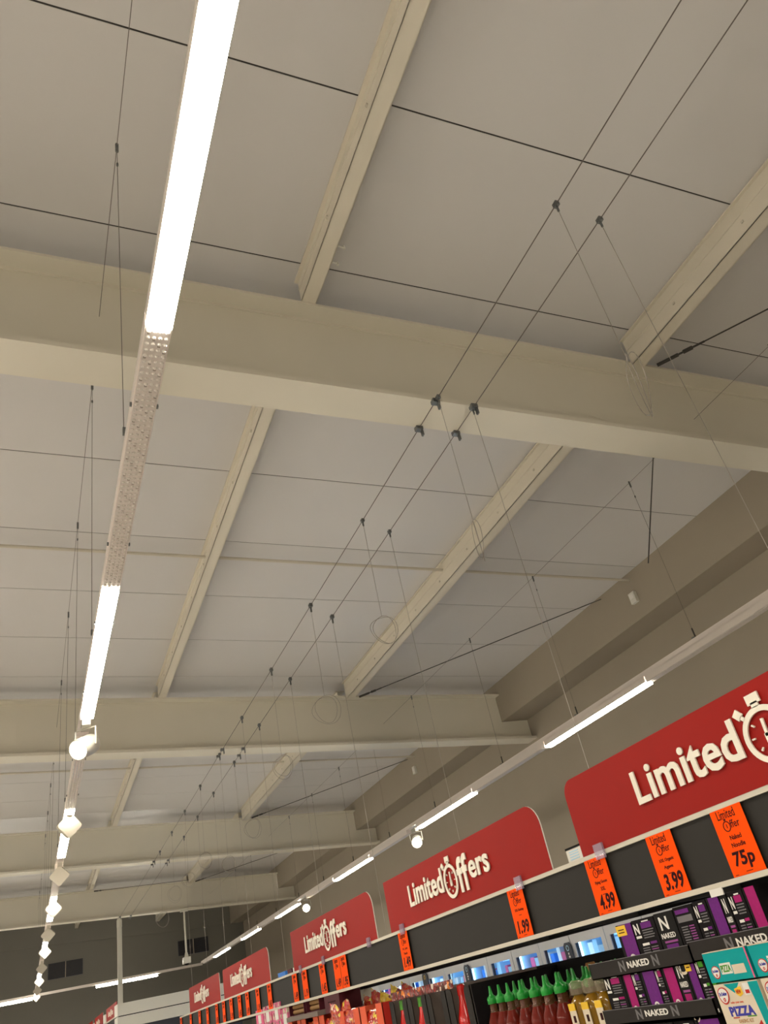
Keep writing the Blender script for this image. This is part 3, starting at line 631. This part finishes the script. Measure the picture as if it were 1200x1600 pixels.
# ------------------------------------------------------------------ pizza kit
def oetker(m, F, y, z, r):
    def blob(rr, k, t, dz=0.0):
        P = [(y - math.cos(a) * rr * (1 - 0.10 * max(0, -math.sin(a))), z + dz + math.sin(a) * rr * (0.8 if math.sin(a) > 0 else 1.15)) for a in [2 * math.pi * i / 28 for i in range(28)]]
        m.prism(P, lambda yy, zz: (F - t, yy, zz), lambda yy, zz: (F, yy, zz), k)
    blob(r, 'redfoil', 0.0006); blob(r * 0.84, 'white', 0.001)
    text(m, 'Dr.Oetker', F - 0.001, y + r * 0.70, z - r * 0.18, r * 1.42, r * 0.42, 'blue', 0.0005, 0.03, 0, 0.03)
    ring(m, F - 0.001, y, z - r * 0.60, r * 0.10, r * 0.22, 'redfoil', 0.0005, 14)
px = 1.468
for k, (ya, yb) in enumerate(((1.722, 1.578), (1.570, 1.424))):
    o = tag(MB().box(px, px + 0.12, yb, ya, -0.118 + H, -0.057 + H, 'teal').build('teal_carton'), ['teal pizza carton, the far one on the stack beside the green carton side', 'teal pizza carton nearer the camera, cut off by the picture edge'][k], 'box', 'teal pizza cartons')
    m = MB().box(px - 0.001, px + 0.12, yb + 0.002, ya - 0.002, -0.058 + H, -0.0565 + H, 'pizzacream'); m.build('cream_rim', o)
    m = MB(); oetker(m, px, ya - 0.027, -0.096 + H, 0.0135)
    rect(m, px, ya - 0.045, -0.104 + H, 0.036, 0.022, 'white'); text(m, 'PIZZA', px - 0.0007, ya - 0.047, -0.100 + H, 0.032, 0.014, 'green', 0.0005, 0.02)
    rect(m, px, ya - 0.084, -0.106 + H, 0.040, 0.018, 'pizzacream'); m.build('printed_face', o)
    m = MB(); rect(m, px - 0.0006, yb + 0.004, -0.118 + H, 0.004, 0.06, 'pink'); m.build('pink_edge', o)
    o = tag(MB().box(px + 0.001, px + 0.05, yb + 0.001, ya - 0.001, -0.303 + H, -0.122 + H, 'pizzacream').build('pizza_box'), ['cream and teal pizza kit box reading PIZZA, under the far teal carton', 'cream pizza kit box cut off by the picture edge, under the near teal carton'][k], 'box', 'pizza kit boxes')
    F = px + 0.001; m = MB()
    P = [(ya - 0.034, -0.123), (ya - 0.085, -0.123), (ya - 0.062, -0.142)]
    m.prism(P, lambda y, z: (F - 0.0004, y, z + H), lambda y, z: (F, y, z + H), 'teal')
    P = [(ya - 0.112, -0.124), (ya - 0.142, -0.124), (ya - 0.142, -0.30), (ya - 0.132, -0.30), (ya - 0.118, -0.172)]
    m.prism(P, lambda y, z: (F - 0.0004, y, z + H), lambda y, z: (F, y, z + H), 'teal')
    oetker(m, F - 0.0005, ya - 0.024, -0.142 + H, 0.0175)
    P = [(ya - 0.064, -0.134), (ya - 0.086, -0.130), (ya - 0.088, -0.145), (ya - 0.076, -0.150), (ya - 0.067, -0.145)]
    m.prism(P, lambda y, z: (F - 0.0008, y, z + H), lambda y, z: (F - 0.0004, y, z + H), 'yellow'); text(m, 'NEW', F - 0.001, ya - 0.068, -0.144 + H, 0.015, 0.008, 'redfoil', 0.0004, 0.02)
    m.box(F - 0.0012, F, ya - 0.113, ya - 0.094, -0.148 + H, -0.125 + H, 'white').box(F - 0.0016, F - 0.0012, ya - 0.110, ya - 0.098, -0.145 + H, -0.138 + H, 'redfoil')
    text(m, 'make your own', F, ya - 0.038, -0.163 + H, 0.040, 0.006, 'salmon', 0.0005, 0.0)
    text(m, 'PIZZA', F, ya - 0.026, -0.186 + H, 0.078, 0.019, 'blue', 0.0006, 0.05, -0.05)
    text(m, 'BAKING KIT', F, ya - 0.044, -0.199 + H, 0.046, 0.007, 'kraft', 0.0005, 0.0)
    rect(m, F, ya - 0.030, -0.1895 + H, 0.020, 0.0018, 'redfoil'); rect(m, F, ya - 0.076, -0.1885 + H, 0.028, 0.002, 'green')
    P = [(ya - 0.10, -0.205), (ya - 0.112, -0.196), (ya - 0.118, -0.214), (ya - 0.104, -0.222)]
    m.prism(P, lambda y, z: (F - 0.0006, y, z + H), lambda y, z: (F, y, z + H), 'redfoil')
    m.build('printed_face', o)

# ------------------------------------------------------------------ chilli sauce bottles
ZS = -0.305 + H
def chilli():
    o = empty('sauce_bottle', (1.54, 2.88, ZS), 'x', 'bottle')
    MB().lathe((0, 0, 0), [(0.029, 0), (0.032, 0.006), (0.032, 0.142), (0.031, 0.150), (0.027, 0.163), (0.020, 0.177), (0.0165, 0.186)], 'sauce', 20).build('body', o, True)
    MB().lathe((0, 0, 0), [(0.0165, 0.186), (0.0135, 0.196), (0.0130, 0.213)], 'neck', 18).build('neck', o, True)
    MB().lathe((0, 0, 0), [(0.0175, 0.212), (0.018, 0.214), (0.018, 0.229), (0.0165, 0.232), (0.0085, 0.238), (0.0065, 0.246), (0.0035, 0.266), (0.0022, 0.2665)], 'capgreen', 20).build('cap', o, True)
    return o
cb = chilli(); first = True; n_ = 0
for r in range(5):
    ysr = [2.880, 2.813, 2.746, 2.662, 2.588, 2.505, 2.425, 2.350]
    if r == 0: ysr = ysr[:7]
    if r == 1: ysr = ysr[1:8]
    if r >= 2: ysr = [y - 0.02 for y in ysr[3:8]]
    for c, y in enumerate(ysr):
        rowl = ['front row', 'second row', 'third row', 'fourth row', 'rearmost row'][r]
        lab = 'chilli sauce bottle with green nozzle, %s, %s from the ketchup end' % (rowl, ['first', 'second', 'third', 'fourth', 'fifth', 'sixth', 'seventh', 'eighth'][c])
        loc = (1.54 + r * 0.069 + random.uniform(-.003, .003), y * 1.028 + random.uniform(-.003, .003) + (0.0 if r == 0 else 0.01 * (r % 2)), ZS)
        if first: cb.location = loc; cb['label'] = lab; cb['group'] = 'chilli sauce bottles'; first = False
        else: copy_thing(cb, loc, lab, 'chilli sauce bottles')
o = tag(MB().box(1.885, 1.890, 2.30, 3.86, -0.305 + H, -0.012 + H, 'black').build('display_backing'), 'tall black card backing behind the green-capped sauce bottles', 'backing')
tag(MB().box(1.50, 1.88, 3.022, 3.028, -0.305 + H, -0.02 + H, 'blackcard').build('display_divider'), 'dark card divider between the ketchup and the chilli sauce', 'divider')
for k, (x, y0, y1, z1) in enumerate(((1.875, 2.76, 2.83, -0.035), (1.88, 2.44, 2.62, -0.052))):
    o = tag(MB().box(x, x + 0.004, y0, y1, -0.305 + H, z1 - 0.012 + H, 'kraft').prism([(y0, z1 - 0.012), (y1, z1 - 0.012), (y1 - 0.01, z1), (y0 + 0.01, z1)], lambda y, z: (x, y, z + H), lambda y, z: (x + 0.004, y, z + H), 'kraft').build('cardboard_flap'), ['tan cardboard flap standing behind the green caps', 'tan cardboard tray back beside the amber bottles'][k], 'cardboard')
# ------------------------------------------------------------------ agave bottles
def agave():
    o = empty('syrup_bottle', (0, 0, 0), 'x', 'bottle')
    MB().lathe((0, 0, 0), [(0.028, 0), (0.033, 0.006), (0.033, 0.165), (0.030, 0.182), (0.018, 0.196), (0.014, 0.200)], 'amber', 20).build('body', o, True)
    MB().lathe((0, 0, 0), [(0.014, 0.200), (0.022, 0.203), (0.023, 0.222), (0.020, 0.232), (0.010, 0.238)], 'glassclear', 20).build('cap', o, True)
    m = MB().box(-0.0345, -0.0325, -0.017, 0.017, 0.02, 0.165, 'pizzacream').box(-0.0352, -0.0345, -0.017, 0.017, 0.165, 0.183, 'yellow').box(-0.0345, -0.0325, -0.017, 0.017, 0.165, 0.183, 'yellow')
    m.box(-0.0352, -0.0345, -0.008, 0.004, 0.135, 0.152, 'ink').box(-0.0352, -0.0345, -0.010, 0.006, 0.09, 0.093, 'kraft'); m.build('label', o)
    return o
ag = agave(); first = True
for r in range(3):
    for c, y in enumerate((2.385, 2.315, 2.245)):
        if r == 0 and False: continue
        lab = 'amber syrup bottle with cream label, %s row, %s to the noodle trays' % (['front', 'middle', 'rear'][r], ['third nearest', 'second nearest', 'nearest'][c])
        loc = (1.53 + r * 0.069, y + 0.0, ZS)
        if first: ag.location = loc; ag['label'] = lab; ag['group'] = 'amber syrup bottles'; first = False
        else: copy_thing(ag, loc, lab, 'amber syrup bottles')
# ------------------------------------------------------------------ ketchup in grey trays
def ktray(ya, yb, label):
    x = 1.50; m = MB(); z0, z1 = -0.305, -0.022; h = z1 - z0; w = ya - yb; e = w * 0.24
    for (a, b, far) in ((ya, ya - e, 1), (yb + e, yb, 0)):
        r = 0.018
        inner = b if far else a
        if far: P = [(a, z0), (a, z1), (inner + r, z1), (inner + r * 0.3, z1 - r * 0.3), (inner, z1 - r), (inner, z0)]
        else: P = [(b, z0), (b, z1), (inner - r, z1), (inner - r * 0.3, z1 - r * 0.3), (inner, z1 - r), (inner, z0)]
        m.prism(P, lambda y, z: (x, y, z + H), lambda y, z: (x + 0.004, y, z + H), 'traycard')
    m.box(x, x + 0.3, ya - 0.003, ya, z0 + H, z1 + H, 'greycard').box(x, x + 0.3, yb, yb + 0.003, z0 + H, z1 + H, 'greycard').box(x + 0.296, x + 0.3, yb, ya, z0 + H, z1 + 0.01 + H, 'greycard')
    m.box(x, x + 0.3, yb, ya, z0 + H, z0 + 0.003 + H, 'greycard')
    return tag(m.build('display_tray'), label, 'tray', 'grey cut-out display trays')
kts = [(3.255, 3.04), (3.452, 3.258), (3.658, 3.455), (3.865, 3.661)]
for k, (a, b) in enumerate(kts): ktray(a, b, 'grey cut-out card tray, %s' % ['with the red-capped ketchup bottle, beside the black backing', 'empty one, beside the red-capped ketchup bottle', 'with the nearer green-capped ketchup bottle', 'with the farther green-capped ketchup bottle'][k])
def ket(y, cap, label, s_=1.0, z=0.0):
    o = empty('ketchup_bottle', (1.543, y, ZS + 0.003 + z), label, 'bottle', 'ketchup bottles')
    MB().lathe((0, 0, 0), [(0.028, 0), (0.034, 0.01), (0.035, 0.09), (0.033, 0.12), (0.034, 0.145), (0.035, 0.165), (0.032, 0.182), (0.026, 0.20), (0.016, 0.235), (0.014, 0.252)], 'ketchup', 22).build('body', o, True)
    MB().lathe((0, 0, 0), [(0.016, 0.252), (0.017, 0.255), (0.016, 0.284), (0.012, 0.288)], cap, 18).build('cap', o, True)
    m = MB().lathe((-0.0175, 0, 0.13), [(0.0182, -0.10), (0.0182, 0.01), (0.016, 0.026), (0.008, 0.035)], 'yellow', 16, sy=1.4); m.build('label', o, True)
    MB().box(-0.0368, -0.035, -0.010, 0.006, 0.138, 0.146, 'redfoil').box(-0.0368, -0.035, -0.02, 0.02, 0.08, 0.108, 'white').build('label_print', o)
    return o
ket(3.20, 'ketchup', 'large red ketchup bottle with red cap, nearest the chilli sauce')
ket(3.60, 'capgreen2', 'red ketchup bottle with green cap, the nearer of two', z=-0.012)
ket(3.81, 'capgreen2', 'red ketchup bottle with green cap, the farther of two', z=-0.012)
m = MB().box(1.506, 1.510, 3.19, 3.84, -0.021 + H, 0.009 + H, 'foodprint')
tag(m.build('printed_band'), 'dark red card band printed with food pictures above the ketchup trays', 'card')
# ------------------------------------------------------------------ salmon trays with snack bags
def bag(y, x, z, w, h, t, k, label, grp, rot=0.0):
    m = MB(); nu, nv = 10, 12; vs_ = []
    rnd = random.Random(int(y * 1000))
    for side in (-1, 1):
        for i in range(nu + 1):
            for j in range(nv + 1):
                u = i / nu * 2 - 1; v = j / nv * 2 - 1
                d = max(0.0, (1 - abs(u) ** 3) * (1 - abs(v) ** 2.5)) ** 0.6
                vs_.append((side * (t / 2 * d + 0.0008) + rnd.uniform(-1, 1) * 0.003 * d, u * w / 2 * (1 - 0.05 * d), h / 2 + v * h / 2 * (1 - 0.03 * abs(u)) + (0.004 * math.sin(u * 14) if j in (0, nv) else 0)))
    K = (nu + 1) * (nv + 1); fs_ = []
    for s_ in (0, 1):
        for i in range(nu):
            for j in range(nv):
                a = s_ * K + i * (nv + 1) + j; fs_.append((a, a + 1, a + nv + 2, a + nv + 1))
    for i in range(nu):
        for j in (0, nv): a = i * (nv + 1) + j; b = a + nv + 1; fs_.append((a, b, b + K, a + K))
    for j in range(nv):
        for i in (0, nu): a = i * (nv + 1) + j; fs_.append((a, a + 1, a + 1 + K, a + K))
    m.add(vs_, fs_, k)
    o = tag(m.build('snack_bag', None, True, (x, y, z)), label, 'snack bag', grp); o.rotation_euler = (rot, -0.1, 0.15)
    return o
sal = [(4.27, 3.96), (4.61, 4.28), (4.96, 4.62), (5.32, 4.97), (5.59, 5.33)]
for k, (a, b) in enumerate(sal):
    x = 1.50; z0, z1 = -0.305, -0.018; m = MB(); w = a - b
    m.box(x, x + 0.004, a - w * 0.27, a, z0 + H, z1 + H, 'salmon').box(x, x + 0.004, b, b + w * 0.27, z0 + H, z1 + H, 'salmon').box(x, x + 0.004, b, a, z0 + H, -0.20 + H, 'salmon')
    m.box(x, x + 0.32, a - 0.003, a, z0 + H, z1 + H, 'salmon').box(x, x + 0.32, b, b + 0.003, z0 + H, z1 + H, 'redfoil').box(x + 0.316, x + 0.32, b, a, z0 + H, z1 + H, 'greycard').box(x, x + 0.32, b, a, z0 + H, z0 + 0.003 + H, 'salmon')
    tag(m.build('display_tray'), 'salmon card display tray of snack bags, %s to the ketchup trays' % NTH[k], 'tray', 'salmon display trays')
    bag((a + b) / 2, x + 0.06, -0.30 + H, w * 0.86, 0.265 + (0.02 if k == 1 else 0), 0.07, 'foilred', 'crinkled red snack bag standing in the salmon tray, %s to the ketchup' % NTH[k], 'red snack bags')
bag(4.62, 1.53, -0.10 + H, 0.22, 0.13, 0.06, 'foilred', 'red foil snack bag sticking up above the salmon trays, biggest one', 'top snack bags')
for k, (y, kk, h) in enumerate(((3.98, 'foilred', 0.085), (4.12, 'foilyel', 0.085), (4.27, 'foilyel', 0.07), (4.40, 'foilred', 0.09), (4.52, 'foilred', 0.07))):
    bag(y, 1.66, -0.062 + H, 0.17, h, 0.05, kk, '%s snack bag lying behind the salmon trays, %s one' % ('yellow' if kk == 'foilyel' else 'red', NTH[k]), 'top snack bags', 0.35)
tag(MB().box(1.50, 1.62, 4.555, 4.815, -0.016 + H, 0.076 + H, 'plum').box(1.499, 1.50, 4.62, 4.75, 0.030 + H, 0.036 + H, 'ink').build('plum_carton'), 'dark plum carton standing under the tags by the biscuits', 'box')
for k, (a, b) in enumerate(((5.175, 4.915), (5.545, 5.225))):
    o = tag(MB().box(1.50, 1.60, b, a, 0.008 + H, 0.012 + H, 'plum').box(1.50, 1.60, b, b + 0.004, 0.012 + H, 0.070 + H, 'plum').box(1.50, 1.60, a - 0.004, a, 0.012 + H, 0.070 + H, 'plum').box(1.596, 1.60, b, a, 0.012 + H, 0.070 + H, 'plum').box(1.50, 1.60, b, a, 0.068 + H, 0.072 + H, 'plum').build('biscuit_tray'), ['brown biscuit tray beside the plum carton', 'brown biscuit tray beside the pink packs'][k], 'tray')
    for q in range(2):
        mm = MB().tube((1.53, b + 0.01, 0.026 + q * 0.027 + H), (1.53, a - 0.01, 0.026 + q * 0.027 + H), 0.0125, 'chocbrown', 10)
        tag(mm.build('biscuit_roll', None, True), '%s golden biscuit roll in the tray beside the %s' % (['lower', 'upper'][q], ['plum carton', 'pink packs'][k]), 'biscuit roll')
tag(MB().box(1.48, 1.80, 4.90, 5.56, -0.017 + H, 0.007 + H, 'greycard').build('tray_lid'), 'grey card lid under the two biscuit trays', 'lid')
for k, (a, b, z0, z1, kk) in enumerate(((5.74, 5.60, -0.10, 0.062, 'pinkprint'), (5.98, 5.76, -0.02, 0.105, 'pinkprint'), (6.22, 6.00, 0.02, 0.10, 'pinkprint'), (6.44, 6.24, -0.02, 0.09, 'pink'), (6.05, 5.80, -0.16, -0.03, 'pinkprint'), (6.40, 6.12, -0.16, -0.03, 'pink'))):
    if z0 > -0.02 + 1e-6: z0 = -0.02
    o = tag(MB().box(1.50, 1.58, b, a, z0 + H, z1 + H, kk).build('pink_pack'), 'pink sweet pack, %s' % ['tall one beside the biscuits', 'upper one by the patterned tall pack', 'upper middle one under the small orange tags', 'upper one farthest from the camera', 'lower one by the patterned tall pack', 'lower one farthest from the camera'][k], 'pack', 'pink sweet packs')
    MB().box(1.498, 1.50, (a + b) / 2 - 0.05, (a + b) / 2 + 0.03, z0 + 0.03 + H, z1 - 0.03 + H, 'white').build('white_print', o)
tag(MB().box(1.50, 1.80, 5.60, 6.46, -0.305 + H, -0.165 + H, 'pink').build('pink_stand'), 'pink card stand under the pink sweet packs', 'stand')
bag(5.35, 1.54, 0.068 + H, 0.28, 0.03, 0.02, 'pinkprint', 'small pink wrapper lying on the farther biscuit tray', 'wrappers')
bag(5.05, 1.54, 0.068 + H, 0.20, 0.028, 0.02, 'foilred', 'small dark wrapper lying on the nearer biscuit tray', 'wrappers')

# ------------------------------------------------------------------ freezers along the right wall
def freezer(y1, k):
    o = empty('upright_freezer', (5.6, y1 - 0.685, 0), 'grey upright freezer with two lit glass doors, %s in view below the header' % NTH[k], 'freezer', 'upright freezers')
    W = 0.685; T = 0.20 + H
    MB().box(0.07, 0.62, -W + 0.003, W - 0.003, 0, 0.12, 'frzdark').box(0.07, 0.62, -W + 0.003, W - 0.003, T, T + 0.03, 'frz').box(0.07, 0.62, -W + 0.003, -W + 0.03, 0.12, T, 'frz').box(0.07, 0.62, W - 0.03, W - 0.003, 0.12, T, 'frz').box(0.60, 0.62, -W, W, 0.12, T, 'frz').build('cabinet', o)
    MB().box(0.0, 0.62, -W + 0.003, W - 0.003, T + 0.03, T + 0.075, 'frzdark').build('canopy', o)
    MB().box(0.585, 0.598, -W + 0.04, W - 0.04, 0.14, T - 0.02, 'frzglow').build('glow_back', o)  # emissive wall, no lamp: imitates light falling on the back
    for q in (-0.62, 0.0, 0.62): MB().box(0.075, 0.085, q - 0.012, q + 0.012, 0.14, T - 0.03, 'frzglow2').build('light_tube', o)
    MB().box(0.10, 0.58, W - 0.034, W - 0.031, 0.14, T - 0.02, 'liner').box(0.10, 0.58, -W + 0.031, -W + 0.034, 0.14, T - 0.02, 'liner').build('inner_liner', o)
    for s_ in (-1, 1):
        yc = s_ * W / 2; w = W / 2 - 0.006
        m = MB().box(0.0, 0.05, yc - w, yc + w, T - 0.10, T, 'frz').box(0.0, 0.05, yc - w, yc + w, 0.12, 0.22, 'frz').box(0, 0.05, yc - w, yc - w + 0.075, 0.22, T - 0.10, 'frz').box(0, 0.05, yc + w - 0.075, yc + w, 0.22, T - 0.10, 'frz')
        d = m.build('door', o)
        MB().box(0.05, 0.056, yc - w + 0.05, yc + w - 0.05, 0.2, T - 0.08, 'frzglass').build('glass', d)
        MB().box(0.012, 0.049, yc + w - 0.079, yc + w - 0.0755, 0.22, T - 0.10, 'frzdark').box(-0.03, 0.0, yc - 0.02 * s_, yc - 0.02 * s_ + 0.012, 0.7, 1.2, 'frzdark').build('gasket', d)
        m = MB()
        rnd = random.Random(k * 7 + s_)
        for sh in range(5):
            z = 0.30 + sh * 0.30
            m.box(0.14, 0.58, yc - w + 0.02, yc + w - 0.02, z - 0.012, z, 'frz')
        m.build('shelves', o)
        for sh in (3, 4):
            m = MB(); z = 0.30 + sh * 0.30; yy = yc - w + 0.03
            while yy < yc + w - 0.10:
                ww = rnd.uniform(0.07, 0.12); m.box(0.2, 0.4, yy, yy + ww - 0.006, z, z + rnd.uniform(0.12, 0.23), rnd.choice(['ltblue', 'white', 'bluebox', 'ltblue', 'white', 'ltblue', 'pink']))
                yy += ww
            m.build('frozen_packs', o)
    return o
gm = bpy.data.materials.new('freezer_glass'); gm.use_nodes = True; nt = gm.node_tree; nt.nodes.clear()
ou = nt.nodes.new('ShaderNodeOutputMaterial'); mx = nt.nodes.new('ShaderNodeMixShader'); tr = nt.nodes.new('ShaderNodeBsdfTransparent'); gl = nt.nodes.new('ShaderNodeBsdfGlossy'); gl.inputs['Roughness'].default_value = 0.04
mx.inputs[0].default_value = 0.08; nt.links.new(tr.outputs[0], mx.inputs[1]); nt.links.new(gl.outputs[0], mx.inputs[2]); nt.links.new(mx.outputs[0], ou.inputs[0]); M['frzglass'] = gm
for k in range(7): freezer(7.24 + 1.37 * (k + 0) + 0.0, k)
for k, (y, z0, w) in enumerate(((8.65, -0.24, 0.15), (11.26, -0.10, 0.16), (12.72, 0.0, 0.18))):
    o = empty('freezer_flag', (5.585, y, H), 'dark flag panel hanging at a freezer door, %s' % NTH[k], 'flag', 'dark freezer flags')
    zt = 0.125 if k == 0 else (0.16 if k == 1 else 0.19); P = [(-w / 2, z0), (w / 2, z0), (w / 2, zt - 0.03), (w / 2 - 0.03, zt), (-w / 2 + 0.03, zt), (-w / 2, zt - 0.03)]
    MB().prism(P, lambda yy, z: (-0.012, yy, z), lambda yy, z: (0.0, yy, z), 'frzdark').build('panel', o)
    m = MB(); ring(m, -0.012, 0, zt - 0.055, 0.022, 0.028, 'ltblue' if k < 2 else 'yellow', 0.001, 16)
    if k < 2:
        for q in range(3): rect(m, -0.012, 0.012, zt - 0.12 - q * 0.03, 0.02 + 0.008 * (q % 2), 0.020, 'white')
    m.build('print', o)

# ------------------------------------------------------------------ far bulkhead and far signs
o = empty('white_bulkhead', (2.2, 14.0, 0), 'white boarded bulkhead beyond the end of the shelving', 'bulkhead')
MB().box(-0.94, 0.9, 0, 0.5, 0.502 + H, 0.655 + H, 'camw').build('upper_board', o)
MB().box(-0.94, 0.9, 0, 0.5, 0.345 + H, 0.490 + H, 'camw').build('lower_board', o)
MB().box(-0.92, 0.88, 0.02, 0.48, 0.489 + H, 0.503 + H, 'black').build('shadow_gap', o)
MB().box(-0.90, 0.86, 0.05, 0.45, 0.0, 0.345 + H, 'frzdark').build('cabinet', o)
e = empty('shop_shelving', (1.75, 20.5, 0), 'distant shelving run beyond the white bulkhead', 'shelving')
MB().box(-0.23, 0.15, -3.7, 4.0, 0, 0.60 + H, 'dark').build('body', e)
MB().box(-0.25, 0.17, -3.7, 4.0, 0.60 + H, 0.62 + H, 'strip').build('top_strip', e)
for k, (a, b, c, d) in enumerate(((19.0, 16.85, 0.620, 0.835), (22.1, 19.95, 0.620, 0.84), (24.2, 22.9, 0.620, 0.84))):
    m = MB().box(1.500, 1.512, b, a, c + H, d + H, 'red').box(1.5125, 1.516, b, a, c + H, d + H, 'edge')
    o = tag(m.build('offer_sign'), ['distant red sign nearest the white bulkhead', 'distant red sign behind the one at the bulkhead', 'farthest distant red sign, only its tip showing'][k], 'sign', 'distant red signs')
    m = MB(); text(m, 'Limited', 1.5, a - 0.45, 0.68 + H, 0.5, 0.09, 'cream', 0.004, 0.02); m.build('lettering', o)
    m = MB(); text(m, 'ffers', 1.5, a - 1.12, 0.68 + H, 0.35, 0.09, 'cream', 0.004, 0.02); m.build('lettering', o)
    m = MB(); ring(m, 1.5, a - 1.03, 0.72 + H, 0.045, 0.063, 'cream', 0.004, 20); m.build('stopwatch_emblem', o)
for k, y in enumerate((19.3, 22.4)):
    tag(MB().box(1.48, 1.56, y - 0.22, y + 0.22, 0.62 + H, 0.76 + H, 'edge').build('end_board'), ['white board between the two nearest distant signs', 'white board behind the second distant sign'][k], 'board')
